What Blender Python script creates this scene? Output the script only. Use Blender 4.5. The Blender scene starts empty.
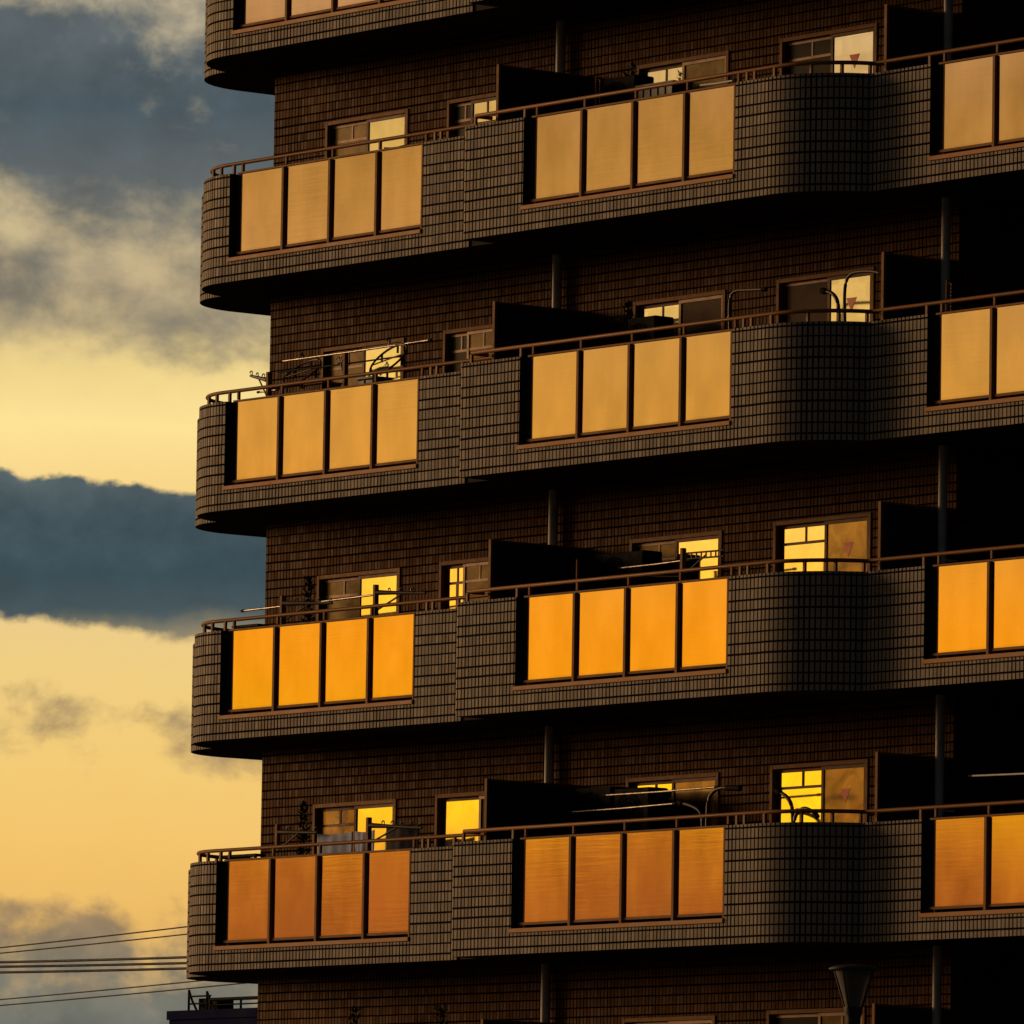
import bpy, bmesh, math, random
from mathutils import Vector, Matrix
random.seed(11)
PI = math.pi
scene = bpy.context.scene
COL = scene.collection
cos, sin, R = math.cos, math.sin, math.radians

# ------------------------------------------------------------------ objects
def thing(name, label, cat, loc=(0, 0, 0), group=None):
    o = bpy.data.objects.new(name, None); COL.objects.link(o)
    o.location = loc; o.empty_display_size = .2
    return tag(o, label, cat, group)

def tag(o, label, cat, group=None):
    o['label'] = label; o['category'] = cat
    if group: o['group'] = group
    return o

def obj(name, bm, mats, parent=None, smooth=False, bevel=0):
    """link a bmesh built in world coordinates as one mesh object under parent"""
    if not isinstance(mats, (list, tuple)): mats = [mats]
    me = bpy.data.meshes.new(name)
    org = None
    if parent is not None:
        w = parent.location.copy()
        q = parent.parent
        while q: w += q.location; q = q.parent
        bmesh.ops.translate(bm, verts=bm.verts, vec=-w)
    else:
        org = Vector((0, 0, 0))
        for v in bm.verts: org += v.co
        org /= max(1, len(bm.verts))
        org.z = min(v.co.z for v in bm.verts)
        bmesh.ops.translate(bm, verts=bm.verts, vec=-org)
    bm.normal_update()
    bm.to_mesh(me); bm.free()
    for m in mats: me.materials.append(m)
    if smooth:
        for p in me.polygons: p.use_smooth = True
    o = bpy.data.objects.new(name, me); COL.objects.link(o)
    o.parent = parent
    if org is not None: o.location = org
    if bevel:
        b = o.modifiers.new('bevel', 'BEVEL'); b.width = bevel; b.segments = 2; b.limit_method = 'ANGLE'
    return o

def copy_tree(o, parent=None):
    c = o.copy(); COL.objects.link(c)
    if parent is not None: c.parent = parent
    for ch in list(o.children): copy_tree(ch, c)
    return c

# ------------------------------------------------------------------ meshes
def B(): return bmesh.new()

def box(bm, x0, x1, y0, y1, z0, z1, mi=0):
    vs = [bm.verts.new((x, y, z)) for z in (z0, z1) for y in (y0, y1) for x in (x0, x1)]
    for f in ((0, 2, 3, 1), (4, 5, 7, 6), (0, 1, 5, 4), (2, 6, 7, 3), (0, 4, 6, 2), (1, 3, 7, 5)):
        bm.faces.new([vs[i] for i in f]).material_index = mi

def tube(bm, pts, r, n=8, r2=None, mi=0):
    pts = [Vector(p) for p in pts]; rings = []
    for i, p in enumerate(pts):
        a = pts[max(i - 1, 0)]; b = pts[min(i + 1, len(pts) - 1)]
        t = (b - a).normalized()
        u = Vector((0, 0, 1)) if abs(t.z) < .95 else Vector((0, 1, 0))
        s = t.cross(u).normalized(); w = s.cross(t)
        rr = r if r2 is None else r + (r2 - r) * i / (len(pts) - 1)
        rings.append([bm.verts.new(p + (s * cos(2 * PI * k / n) + w * sin(2 * PI * k / n)) * rr) for k in range(n)])
    for a, b in zip(rings, rings[1:]):
        for k in range(n):
            f = bm.faces.new((a[k], a[(k + 1) % n], b[(k + 1) % n], b[k])); f.smooth = True; f.material_index = mi
    for e in (rings[0][::-1], rings[-1]):      # caps on their own vertices, so the sides keep clean normals
        bm.faces.new([bm.verts.new(v.co) for v in e]).material_index = mi

def lathe(bm, c, prof, n=32, mi=0):
    c = Vector(c); rings = []
    for r, z in prof:
        rings.append([bm.verts.new(c + Vector((r * cos(2 * PI * k / n), r * sin(2 * PI * k / n), z))) for k in range(n)])
    for a, b in zip(rings, rings[1:]):
        for k in range(n):
            f = bm.faces.new((a[k], a[(k + 1) % n], b[(k + 1) % n], b[k])); f.smooth = True; f.material_index = mi
    bm.faces.new([bm.verts.new(v.co) for v in rings[0][::-1]]); bm.faces.new([bm.verts.new(v.co) for v in rings[-1]])

def arc(cx, cy, r, a0, a1, n=20):
    return [(cx + r * cos(R(a0 + (a1 - a0) * i / n)), cy + r * sin(R(a0 + (a1 - a0) * i / n))) for i in range(n + 1)]

def offset(path, d):
    """offset a plan polyline to its left (towards the building)"""
    out = []
    for i, p in enumerate(path):
        a = Vector(path[max(i - 1, 0)]); b = Vector(path[min(i + 1, len(path) - 1)])
        t0 = (Vector(p) - a); t1 = (b - Vector(p))
        if t0.length < 1e-9: t0 = t1
        if t1.length < 1e-9: t1 = t0
        n0 = Vector((-t0.y, t0.x)).normalized(); n1 = Vector((-t1.y, t1.x)).normalized()
        m = (n0 + n1).normalized(); k = d / max(.4, m.dot(n0))
        out.append((p[0] + m.x * k, p[1] + m.y * k))
    return out

def wallstrip(bm, path, z0, z1, th, s0=0.0, mtile=0, mdark=1, ends=(0, 0)):
    """a tiled parapet along path (outer face on the right-hand side), thickness th; UVs in metres"""
    uv = bm.loops.layers.uv.verify()
    inn = offset(path, th)
    def face(pts, uvs, mi):
        f = bm.faces.new([bm.verts.new(p) for p in pts]); f.material_index = mi
        for l, q in zip(f.loops, uvs): l[uv].uv = q
        return f
    s = s0
    for i in range(len(path) - 1):
        a, b, c, d = path[i], path[i + 1], inn[i + 1], inn[i]
        L = (Vector(b) - Vector(a)).length
        face([(*a, z0), (*b, z0), (*b, z1), (*a, z1)], [(s, z0), (s + L, z0), (s + L, z1), (s, z1)], mtile)
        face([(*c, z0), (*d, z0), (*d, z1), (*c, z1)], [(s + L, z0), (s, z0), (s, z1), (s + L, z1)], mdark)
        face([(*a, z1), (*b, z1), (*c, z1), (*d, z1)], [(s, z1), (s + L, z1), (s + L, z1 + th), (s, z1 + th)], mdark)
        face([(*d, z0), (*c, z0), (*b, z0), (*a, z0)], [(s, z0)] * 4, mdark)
        s += L
    a, d = path[0], inn[0]
    face([(*d, z0), (*a, z0), (*a, z1), (*d, z1)], [(s0 - th, z0), (s0, z0), (s0, z1), (s0 - th, z1)], ends[0])
    b, c = path[-1], inn[-1]
    face([(*b, z0), (*c, z0), (*c, z1), (*b, z1)], [(s, z0), (s + th, z0), (s + th, z1), (s, z1)], ends[1])
    return s

# ------------------------------------------------------------------ materials
def srgb(*c):
    return tuple(((x / 255) / 12.92 if x / 255 <= .04045 else ((x / 255 + .055) / 1.055) ** 2.4) for x in c) + (1,)

class NT:
    def __init__(s, tree): s.t = tree; s.n = tree.nodes; s.l = tree.links
    def node(s, typ, **kw):
        nd = s.n.new(typ)
        for k, v in kw.items(): setattr(nd, k, v)
        return nd
    def put(s, sock, v):
        if isinstance(v, bpy.types.NodeSocket): s.l.new(v, sock)
        elif v is not None: sock.default_value = v
    def m(s, op, a, b=None, c=None, clamp=False):
        nd = s.node('ShaderNodeMath', operation=op, use_clamp=clamp)
        for i, v in enumerate((a, b, c)): s.put(nd.inputs[i], v)
        return nd.outputs[0]
    def mix(s, fac, a, b, blend='MIX'):
        nd = s.node('ShaderNodeMix', data_type='RGBA', blend_type=blend)
        s.put(nd.inputs[0], fac); s.put(nd.inputs[6], a); s.put(nd.inputs[7], b)
        return nd.outputs[2]
    def ss(s, x, a, b):
        nd = s.node('ShaderNodeMapRange', interpolation_type='SMOOTHSTEP')
        s.put(nd.inputs[0], x); nd.inputs[1].default_value = a; nd.inputs[2].default_value = b
        return nd.outputs[0]
    def lin(s, x, a, b, c=0, d=1):
        nd = s.node('ShaderNodeMapRange')
        s.put(nd.inputs[0], x)
        for i, v in enumerate((a, b, c, d)): nd.inputs[i + 1].default_value = v
        return nd.outputs[0]
    def ramp(s, x, stops, interp='LINEAR'):
        nd = s.node('ShaderNodeValToRGB'); cr = nd.color_ramp; cr.interpolation = interp
        stops = sorted(stops)
        while len(cr.elements) < len(stops): cr.elements.new(.5)
        for e, (p, c) in zip(cr.elements, stops):
            e.position = p
        for e, (p, c) in zip(cr.elements, stops):
            e.color = c if isinstance(c, tuple) else (c, c, c, 1)
        s.put(nd.inputs[0], x)
        return nd.outputs[0]
    def vec(s, x, y, z=0.0):
        nd = s.node('ShaderNodeCombineXYZ')
        for i, v in enumerate((x, y, z)): s.put(nd.inputs[i], v)
        return nd.outputs[0]
    def noise(s, v, scale=1, detail=6, rough=.55, dist=0, out=0):
        nd = s.node('ShaderNodeTexNoise')
        s.put(nd.inputs['Vector'], v)
        nd.inputs['Scale'].default_value = scale; nd.inputs['Detail'].default_value = detail
        nd.inputs['Roughness'].default_value = rough; nd.inputs['Distortion'].default_value = dist
        return nd.outputs[out]

def new_mat(name):
    m = bpy.data.materials.new(name); m.use_nodes = True
    t = NT(m.node_tree); bs = m.node_tree.nodes['Principled BSDF']
    return m, t, bs

def plain(name, col, rough=.5, metal=0, var=.25, scale=6, spec=.25):
    """simple surface with a little grime variation in colour and roughness"""
    m, t, bs = new_mat(name)
    tc = t.node('ShaderNodeTexCoord').outputs['Object']
    n = t.noise(tc, scale, 6, .6)
    k = t.lin(n, .3, .7, 1 - var, 1 + var)
    c = t.mix(1.0, (*col, 1), t.vec(k, k, k), 'MULTIPLY')
    t.put(bs.inputs['Base Color'], c)
    t.put(bs.inputs['Roughness'], t.lin(n, .3, .7, max(.05, rough - .1), min(1, rough + .1)))
    bs.inputs['Metallic'].default_value = metal
    bs.inputs['Specular IOR Level'].default_value = spec
    return m

def tile_mat(name, warm, cool, tw, th, jx=.011, jz=.017, joint=(.012, .009, .008), rough=.6, spec=.14):
    m, t, bs = new_mat(name)
    uv = t.node('ShaderNodeUVMap').outputs[0]
    sp = t.node('ShaderNodeSeparateXYZ'); t.put(sp.inputs[0], uv)
    # slight waviness of the courses
    w = t.noise(uv, 1.3, 2)
    u = t.m('DIVIDE', t.m('ADD', sp.outputs[0], t.m('MULTIPLY', t.m('SUBTRACT', w, .5), .012)), tw)
    v = t.m('DIVIDE', t.m('ADD', sp.outputs[1], t.m('MULTIPLY', t.m('SUBTRACT', w, .5), .012)), th)
    iu, iv = t.m('FLOOR', u), t.m('FLOOR', v)
    fu, fv = t.m('FRACT', u), t.m('FRACT', v)
    wn = t.node('ShaderNodeTexWhiteNoise', noise_dimensions='2D'); t.put(wn.inputs[0], t.vec(iu, iv))
    wn2 = t.node('ShaderNodeTexWhiteNoise', noise_dimensions='1D'); t.put(wn2.inputs[1], iu)
    wn3 = t.node('ShaderNodeTexWhiteNoise', noise_dimensions='1D'); t.put(wn3.inputs[1], iv)
    # joints: distance to the nearest edge of the tile, in metres
    du = t.m('MULTIPLY', t.m('MINIMUM', fu, t.m('SUBTRACT', 1, fu)), tw)
    dv = t.m('MULTIPLY', t.m('MINIMUM', fv, t.m('SUBTRACT', 1, fv)), th)
    ju = t.m('MULTIPLY', t.m('ADD', .6, t.m('MULTIPLY', wn2.outputs[0], .8)), jx / 2)
    jv = t.m('MULTIPLY', t.m('ADD', .7, t.m('MULTIPLY', wn3.outputs[0], .7)), jz / 2)
    mu = t.m('DIVIDE', t.m('SUBTRACT', du, ju), .003, clamp=True)
    mv = t.m('DIVIDE', t.m('SUBTRACT', dv, jv), .003, clamp=True)
    mask = t.m('MULTIPLY', mu, mv)
    big = t.noise(uv, .9, 5, .6)
    f = t.m('ADD', t.m('MULTIPLY', wn.outputs[0], .55), t.m('MULTIPLY', t.m('SUBTRACT', big, .3), .9), clamp=True)
    c = t.mix(f, (*warm, 1), (*cool, 1))
    g = t.noise(uv, 24, 4, .7)
    k = t.m('MULTIPLY', t.lin(wn.outputs[0], 0, 1, .92, 1.07), t.lin(g, .3, .7, .85, 1.12))
    # soot runs below the parapet top
    st = t.noise(t.vec(t.m('MULTIPLY', sp.outputs[0], 5), t.m('MULTIPLY', sp.outputs[1], .5)), 1, 4)
    k = t.m('MULTIPLY', k, t.lin(st, .35, .7, 1.06, .8))
    c = t.mix(1.0, c, t.vec(k, k, k), 'MULTIPLY')
    c = t.mix(mask, (*joint, 1), c)
    t.put(bs.inputs['Base Color'], c)
    t.put(bs.inputs['Roughness'], t.lin(wn.outputs[0], 0, 1, rough - .08, rough + .15))
    t.put(bs.inputs['Specular IOR Level'], t.m('MULTIPLY', mask, spec))
    bp = t.node('ShaderNodeBump'); bp.inputs['Strength'].default_value = .5; bp.inputs['Distance'].default_value = .004
    hgt = t.m('ADD', mask, t.m('MULTIPLY', t.m('MULTIPLY', fu, t.m('SUBTRACT', wn.outputs[0], .5)), .5))
    t.put(bp.inputs['Height'], hgt); t.put(bs.inputs['Normal'], bp.outputs[0])
    return m

M = {}
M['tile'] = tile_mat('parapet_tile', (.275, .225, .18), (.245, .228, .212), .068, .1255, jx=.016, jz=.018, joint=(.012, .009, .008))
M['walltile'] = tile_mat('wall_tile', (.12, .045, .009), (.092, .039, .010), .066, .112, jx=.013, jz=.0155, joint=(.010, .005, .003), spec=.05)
M['soffit'] = plain('soffit_shade', (.035, .030, .027), .9, var=.3, scale=2, spec=.1)  # shade under the slabs is put into this dark base colour
M['reveal'] = plain('reveal_shade', (.02, .017, .015), .9, var=.3, scale=3, spec=.1)  # darkened so the colour itself holds the shade of the opening's side faces
M['bronze'] = plain('bronze_aluminium', (.22, .095, .024), .6, .0, var=.15, scale=9, spec=.1)
M['rail'] = plain('rail_bronze', (.22, .092, .024), .5, .0, var=.2, scale=5, spec=.12)
M['sill'] = plain('sill_bronze', (.38, .165, .045), .5, .0, var=.2, scale=4, spec=.12)
M['post'] = plain('dark_bronze', (.10, .055, .032), .45, .4, var=.2, scale=5)
M['sash'] = plain('sash_redbrown', (.12, .04, .014), .5, .0, var=.2, spec=.1)
M['black'] = plain('black_plastic', (.007, .007, .008), .7, var=.3, spec=.04)
M['dark'] = plain('dark_grey', (.02, .02, .023), .7, var=.3, spec=.08)
M['partition'] = plain('partition_board', (.03, .036, .040), .75, var=.3, scale=3, spec=.2)
M['pipe'] = plain('grey_pvc', (.44, .43, .41), .5, var=.2, scale=4)
M['steel'] = plain('steel_pole', (.55, .5, .45), .3, .8, var=.12, scale=8)
M['bracket'] = plain('bracket_iron', (.055, .05, .046), .45, .3, var=.2)
M['cloth'] = plain('blue_grey_cloth', (.36, .42, .62), .9, var=.1, scale=12, spec=.1)
M['clothdark'] = plain('dark_cloth', (.05, .05, .065), .9, var=.2, scale=12, spec=.1)
M['blue'] = plain('blue_plastic', (.05, .09, .2), .5, var=.15)
M['teal'] = plain('crate_plastic', (.06, .085, .095), .5, var=.25)
M['leaf'] = plain('leaf', (.022, .03, .015), .7, var=.4, scale=20)
M['soil'] = plain('terracotta', (.15, .07, .04), .8)
M['red'] = plain('red_sticker', (.75, .11, .04), .5, var=.08)
M['navy'] = plain('navy_render', (.006, .010, .060), .9, var=.15, scale=1.2, spec=.04)
M['lampmetal'] = plain('lamp_metal', (.03, .031, .038), .6, 0, var=.15, spec=.2)
M['wire'] = plain('cable_rubber', (.02, .018, .017), .6, var=.1)
M['white'] = plain('white_enamel', (.75, .74, .72), .4, var=.08)

def lampglass():
    m, t, bs = new_mat('smoked_lamp_glass')
    tc = t.node('ShaderNodeTexCoord').outputs['Object']
    n = t.noise(tc, 8, 3)
    t.put(bs.inputs['Base Color'], t.mix(n, (.09, .088, .085, 1), (.14, .135, .125, 1)))
    bs.inputs['Roughness'].default_value = .35; bs.inputs['Alpha'].default_value = .8
    return m
M['lampglass'] = lampglass()

def panel_mat():
    """bronze tinted, lightly ribbed balcony glass: mostly a soft mirror of the evening sky"""
    m, t, bs = new_mat('balcony_panel_glass')
    tc = t.node('ShaderNodeTexCoord').outputs['Object']
    oi = t.node('ShaderNodeObjectInfo').outputs['Random']
    sp = t.node('ShaderNodeSeparateXYZ'); t.put(sp.inputs[0], tc)
    ox = t.m('MULTIPLY', oi, 40)
    n = t.noise(t.vec(t.m('ADD', t.m('MULTIPLY', sp.outputs[0], 2.2), ox), 0, t.m('MULTIPLY', sp.outputs[2], 1.3)), 1, 4, .5)
    streak = t.noise(t.vec(t.m('ADD', t.m('MULTIPLY', sp.outputs[0], 9), ox), ox, t.m('MULTIPLY', sp.outputs[2], .7)), 1, 3, .5)
    k = t.m('MULTIPLY', t.lin(n, .3, .7, .88, 1.06), t.lin(streak, .3, .7, .985, 1.012))  # soft glow patches painted into the tint, plus faint streaks
    c = t.mix(1.0, (.60, .42, .29, 1), t.vec(k, k, k), 'MULTIPLY')
    # grime along the bottom edge
    e = t.lin(t.m('ADD', sp.outputs[2], t.m('MULTIPLY', n, .06)), .0, .07, .72, 1)
    c = t.mix(1.0, c, t.vec(e, e, e), 'MULTIPLY')
    t.put(bs.inputs['Base Color'], c)
    bs.inputs['Metallic'].default_value = 1
    t.put(bs.inputs['Roughness'], t.lin(n, .3, .7, .045, .075))
    rib = t.noise(t.vec(t.m('ADD', t.m('MULTIPLY', sp.outputs[0], 1.2), ox), ox, t.m('MULTIPLY', sp.outputs[2], 24)), 1, 3, .6)
    bp = t.node('ShaderNodeBump'); bp.inputs['Distance'].default_value = .0009
    t.put(bp.inputs['Strength'], t.lin(t.m('FRACT', t.m('MULTIPLY', oi, 7.3)), 0, 1, .03, .22))
    t.put(bp.inputs['Height'], rib); t.put(bs.inputs['Normal'], bp.outputs[0])
    return m
M['panel'] = panel_mat()

def pane_mat(name, tint, rough, pattern=0.0, patch=0.0):
    """window pane: a mirror of the sky weakened by blinds, screens or dark rooms behind"""
    m, t, bs = new_mat(name)
    tc = t.node('ShaderNodeTexCoord').outputs['Object']
    oi = t.node('ShaderNodeObjectInfo').outputs['Random']
    sp = t.node('ShaderNodeSeparateXYZ'); t.put(sp.inputs[0], tc)
    o = t.m('MULTIPLY', oi, 31)
    v = t.vec(t.m('ADD', t.m('MULTIPLY', sp.outputs[0], 3), o), o, t.m('MULTIPLY', sp.outputs[2], 3))
    n = t.noise(v, 1, 5, .6, .8)
    k = t.lin(n, .32, .68, 1 - patch, 1 + patch * .4)
    if pattern:   # pale blocks like a blind and furniture seen through the glass
        br = t.node('ShaderNodeTexBrick'); t.put(br.inputs[0], t.vec(t.m('ADD', sp.outputs[0], o), sp.outputs[2]))
        br.inputs['Scale'].default_value = 1; br.inputs['Brick Width'].default_value = .31; br.inputs['Row Height'].default_value = .21
        br.inputs['Mortar Size'].default_value = .012
        br.inputs[1].default_value = (1, 1, 1, 1); br.inputs[2].default_value = (1 - pattern,) * 3 + (1,); br.inputs[3].default_value = (1 - pattern * .6,) * 3 + (1,)
        c = t.mix(1.0, (*tint, 1), br.outputs[0], 'MULTIPLY')
    else: c = (*tint, 1)
    c = t.mix(1.0, c, t.vec(k, k, k), 'MULTIPLY')
    t.put(bs.inputs['Base Color'], c)
    bs.inputs['Metallic'].default_value = 1
    bs.inputs['Roughness'].default_value = rough
    return m
M['g'] = pane_mat('pane_bright', (.95, .88, .80), .05, 0, .13)
M['gp'] = pane_mat('pane_bright_blind', (.93, .86, .74), .07, .3, .1)
M['mid'] = pane_mat('pane_screened', (.26, .175, .085), .16, 0, .45)
M['mid2'] = pane_mat('pane_screen_dim', (.062, .042, .017), .2, .3, .5)
M['d'] = pane_mat('pane_dark', (.002, .0016, .0013), .2, 0, .6)
M['mar'] = pane_mat('pane_maroon', (.007, .0025, .0015), .2, 0, .6)

# ------------------------------------------------------------------ building
bld = thing('apartment_building', 'tall brown tiled apartment building with rows of rounded balconies and glowing bronze glass panels', 'building', (0, 1.15, 0))
ZB = [6.82 + 2.9 * k for k in range(-1, 5)]        # undersides of the balconies, lowest first
YW = 1.15                                           # main wall
XL, XR = -.91, 12.53

# windows per floor: (x0, x1, z0, z1, mullion x, left pane, left bars, right pane, right bars, mark)
WZ0 = .28
def wins(k):
    T = {0: [('mid2', 1, 'd', 0), ('d', 0, 'd', 0), ('d', 0, 'd', 0), ('d', 0, 'mid2', 1)],
         1: [('mid', 1, 'g', 0), ('g', 0, 'd', 0), ('g', 1, 'mid', 0), ('g', 1, 'mid', 0)],
         2: [('mid2', 1, 'g', 0), ('g', 2, 'mid2', 1), ('mid2', 1, 'g', 0), ('g', 1, 'mid', 0)],
         3: [('mid2', 1, 'g', 0), ('d', 1, 'mid2', 1), ('gp', 1, 'mar', 0), ('mar', 0, 'gp', 0)],
         4: [('mid2', 1, 'g', 0), ('d', 1, 'g', 1), ('g', 1, 'mid2', 0), ('d', 1, 'gp', 0)],
         5: [('mid2', 1, 'g', 0), ('d', 1, 'd', 1), ('g', 1, 'mid2', 0), ('d', 1, 'g', 0)]}[k]
    m2 = 3.62 if k == 1 else 3.22
    X = [(.2, 1.93, 1.07), (2.73, 3.87, m2), (6.51, 8.27, 7.39), (9.23, 11.02, 10.18)]
    return [x + c for x, c in zip(X, T)]

# one wall mesh with window openings
bm = B(); uvl = bm.loops.layers.uv.verify()
xs = sorted({XL, XR} | {a for w in wins(1) for a in w[:2]})
HEADS = (2.15, 2.17, 2.205, 2.24)
zs = sorted({0.0, 26.5} | {z + d for z in ZB for d in (WZ0,) + HEADS})
holes = [(w[0], w[1], z + WZ0, z + h) for z in ZB for w, h in zip(wins(1), HEADS)]
def quad(pts, uvs, mi=0):
    f = bm.faces.new([bm.verts.new(p) for p in pts]); f.material_index = mi
    for l, q in zip(f.loops, uvs): l[uvl].uv = q
for xa, xb in zip(xs, xs[1:]):
    for za, zb_ in zip(zs, zs[1:]):
        cx, cz = (xa + xb) / 2, (za + zb_) / 2
        if any(h[0] < cx < h[1] and h[2] < cz < h[3] for h in holes): continue
        quad([(xa, YW, za), (xb, YW, za), (xb, YW, zb_), (xa, YW, zb_)], [(xa, za), (xb, za), (xb, zb_), (xa, zb_)])
ye = YW + 9
quad([(XL, ye, 0), (XL, YW, 0), (XL, YW, 26.5), (XL, ye, 26.5)], [(0, 0), (9, 0), (9, 26.5), (0, 26.5)])
quad([(XR, YW, 0), (XR, YW + 4, 0), (XR, YW + 4, 26.5), (XR, YW, 26.5)], [(0, 0), (4, 0), (4, 26.5), (0, 26.5)])
quad([(XR, YW + 4, 0), (20, YW + 4, 0), (20, YW + 4, 26.5), (XR, YW + 4, 26.5)], [(0, 0), (7.5, 0), (7.5, 26.5), (0, 26.5)])
quad([(20, YW + 4, 0), (20, ye, 0), (20, ye, 26.5), (20, YW + 4, 26.5)], [(0, 0), (5, 0), (5, 26.5), (0, 26.5)])
quad([(20, ye, 0), (XL, ye, 0), (XL, ye, 26.5), (20, ye, 26.5)], [(0, 0), (21, 0), (21, 26.5), (0, 26.5)])
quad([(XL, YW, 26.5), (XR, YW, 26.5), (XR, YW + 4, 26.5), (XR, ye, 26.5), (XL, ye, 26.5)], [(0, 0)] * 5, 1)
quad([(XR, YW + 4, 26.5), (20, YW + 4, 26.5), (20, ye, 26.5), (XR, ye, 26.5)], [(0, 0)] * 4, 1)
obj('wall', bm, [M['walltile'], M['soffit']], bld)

# windows
def window(w, z, lit_mark, head):
    x0, x1, mx, lp, lb, rp, rb = w
    z0, z1 = z + WZ0, z + head
    F = .05
    bm = B()
    box(bm, x0, x0 + F, YW - .014, YW + .12, z0, z1)
    box(bm, x1 - F, x1, YW - .014, YW + .12, z0, z1)
    box(bm, x0 + F, x1 - F, YW - .012, YW + .12, z1 - F, z1)
    box(bm, x0 + F, x1 - F, YW - .012, YW + .12, z0, z0 + F)
    wo = obj('window', bm, M['bronze'], bld, bevel=.004)
    for side, (a, b, y, pm, bars) in enumerate(((x0 + F, mx + .025, YW + .062, lp, lb), (mx - .025, x1 - F, YW + .024, rp, rb))):
        s = .042
        bm = B()
        box(bm, a + .001, a + s, y - .017, y + .017, z0 + F, z1 - F - .002)
        box(bm, b - s, b - .001, y - .017, y + .017, z0 + F, z1 - F - .002)
        box(bm, a + s, b - s, y - .016, y + .016, z1 - F - s, z1 - F - .002)
        box(bm, a + s, b - s, y - .016, y + .016, z0 + F, z0 + F + s)
        if bars:
            zt = z1 - F - .21
            box(bm, a + s, b - s, y - .012, y + .012, zt - .032, zt)
            xm = (a + b) / 2 + .02
            box(bm, xm - .014, xm + .014, y - .0115, y + .0115, zt, z1 - F - s)
            if bars == 2:
                box(bm, xm - .03, xm + .01, y - .0125, y + .0115, z0 + F + s, zt - .032)
        obj('sash', bm, M['sash'] if pm in ('g', 'gp', 'mid') else M['post'], wo)
        bm = B(); box(bm, a + s - .005, b - s + .005, y - .004, y + .004, z0 + F + s - .005, z1 - F - s + .005)
        if z == ZB[1] and pm == 'g':      # these sashes lean back by a hair and catch a higher, yellower piece of sky
            bmesh.ops.rotate(bm, verts=bm.verts, cent=((a + b) / 2, y, (z0 + z1) / 2), matrix=Matrix.Rotation(R(-.2), 3, 'X'))
        p = obj('pane', bm, M[pm], wo)
        if lit_mark and side == 1:
            c, zt = (a + b) / 2 + .02, z1 - .50
            bm = B()
            v = [bm.verts.new(q) for q in ((c - .095, y - .007, zt + .17), (c + .095, y - .007, zt + .17), (c, y - .007, zt), (c - .095, y - .005, zt + .17), (c + .095, y - .005, zt + .17), (c, y - .005, zt))]
            bm.faces.new((v[0], v[2], v[1]))
            for i, j in ((0, 1), (1, 2), (2, 0)): bm.faces.new((v[i], v[j], v[j + 3], v[i + 3]))
            mk = obj('rescue_mark', bm, M['red'], wo)
            mk['label'] = 'red downward triangle stuck on the window glass'
for k, z in enumerate(ZB):
    for i, w in enumerate(wins(k)): window(w, z, i == 3 and k > 0, HEADS[i])

# balconies -----------------------------------------------------------
H = 1.3805          # eleven tile courses
RAD = 1.15
TH = .2
rear = [(-2.52, 7.5), (-2.52, 1.78)] + arc(-1.37, 1.78, RAD, 180, 270)[1:] + [(-1.22, .63)]
front1 = [(-1.34, 3.0), (-1.34, .95)] + arc(-.19, .95, RAD, 180, 270)[1:] + [(0, -.2)]
Y2, Y3 = -.664, 0.0
a_end = math.degrees(math.asin((.486 - Y3) / RAD))
curve2 = [(11.22, Y2)] + arc(11.22, .486, RAD, -90, -a_end)[1:]
XJ = curve2[-1][0]

def path_z(path, zz): return [(*p, zz) for p in path]

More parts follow.
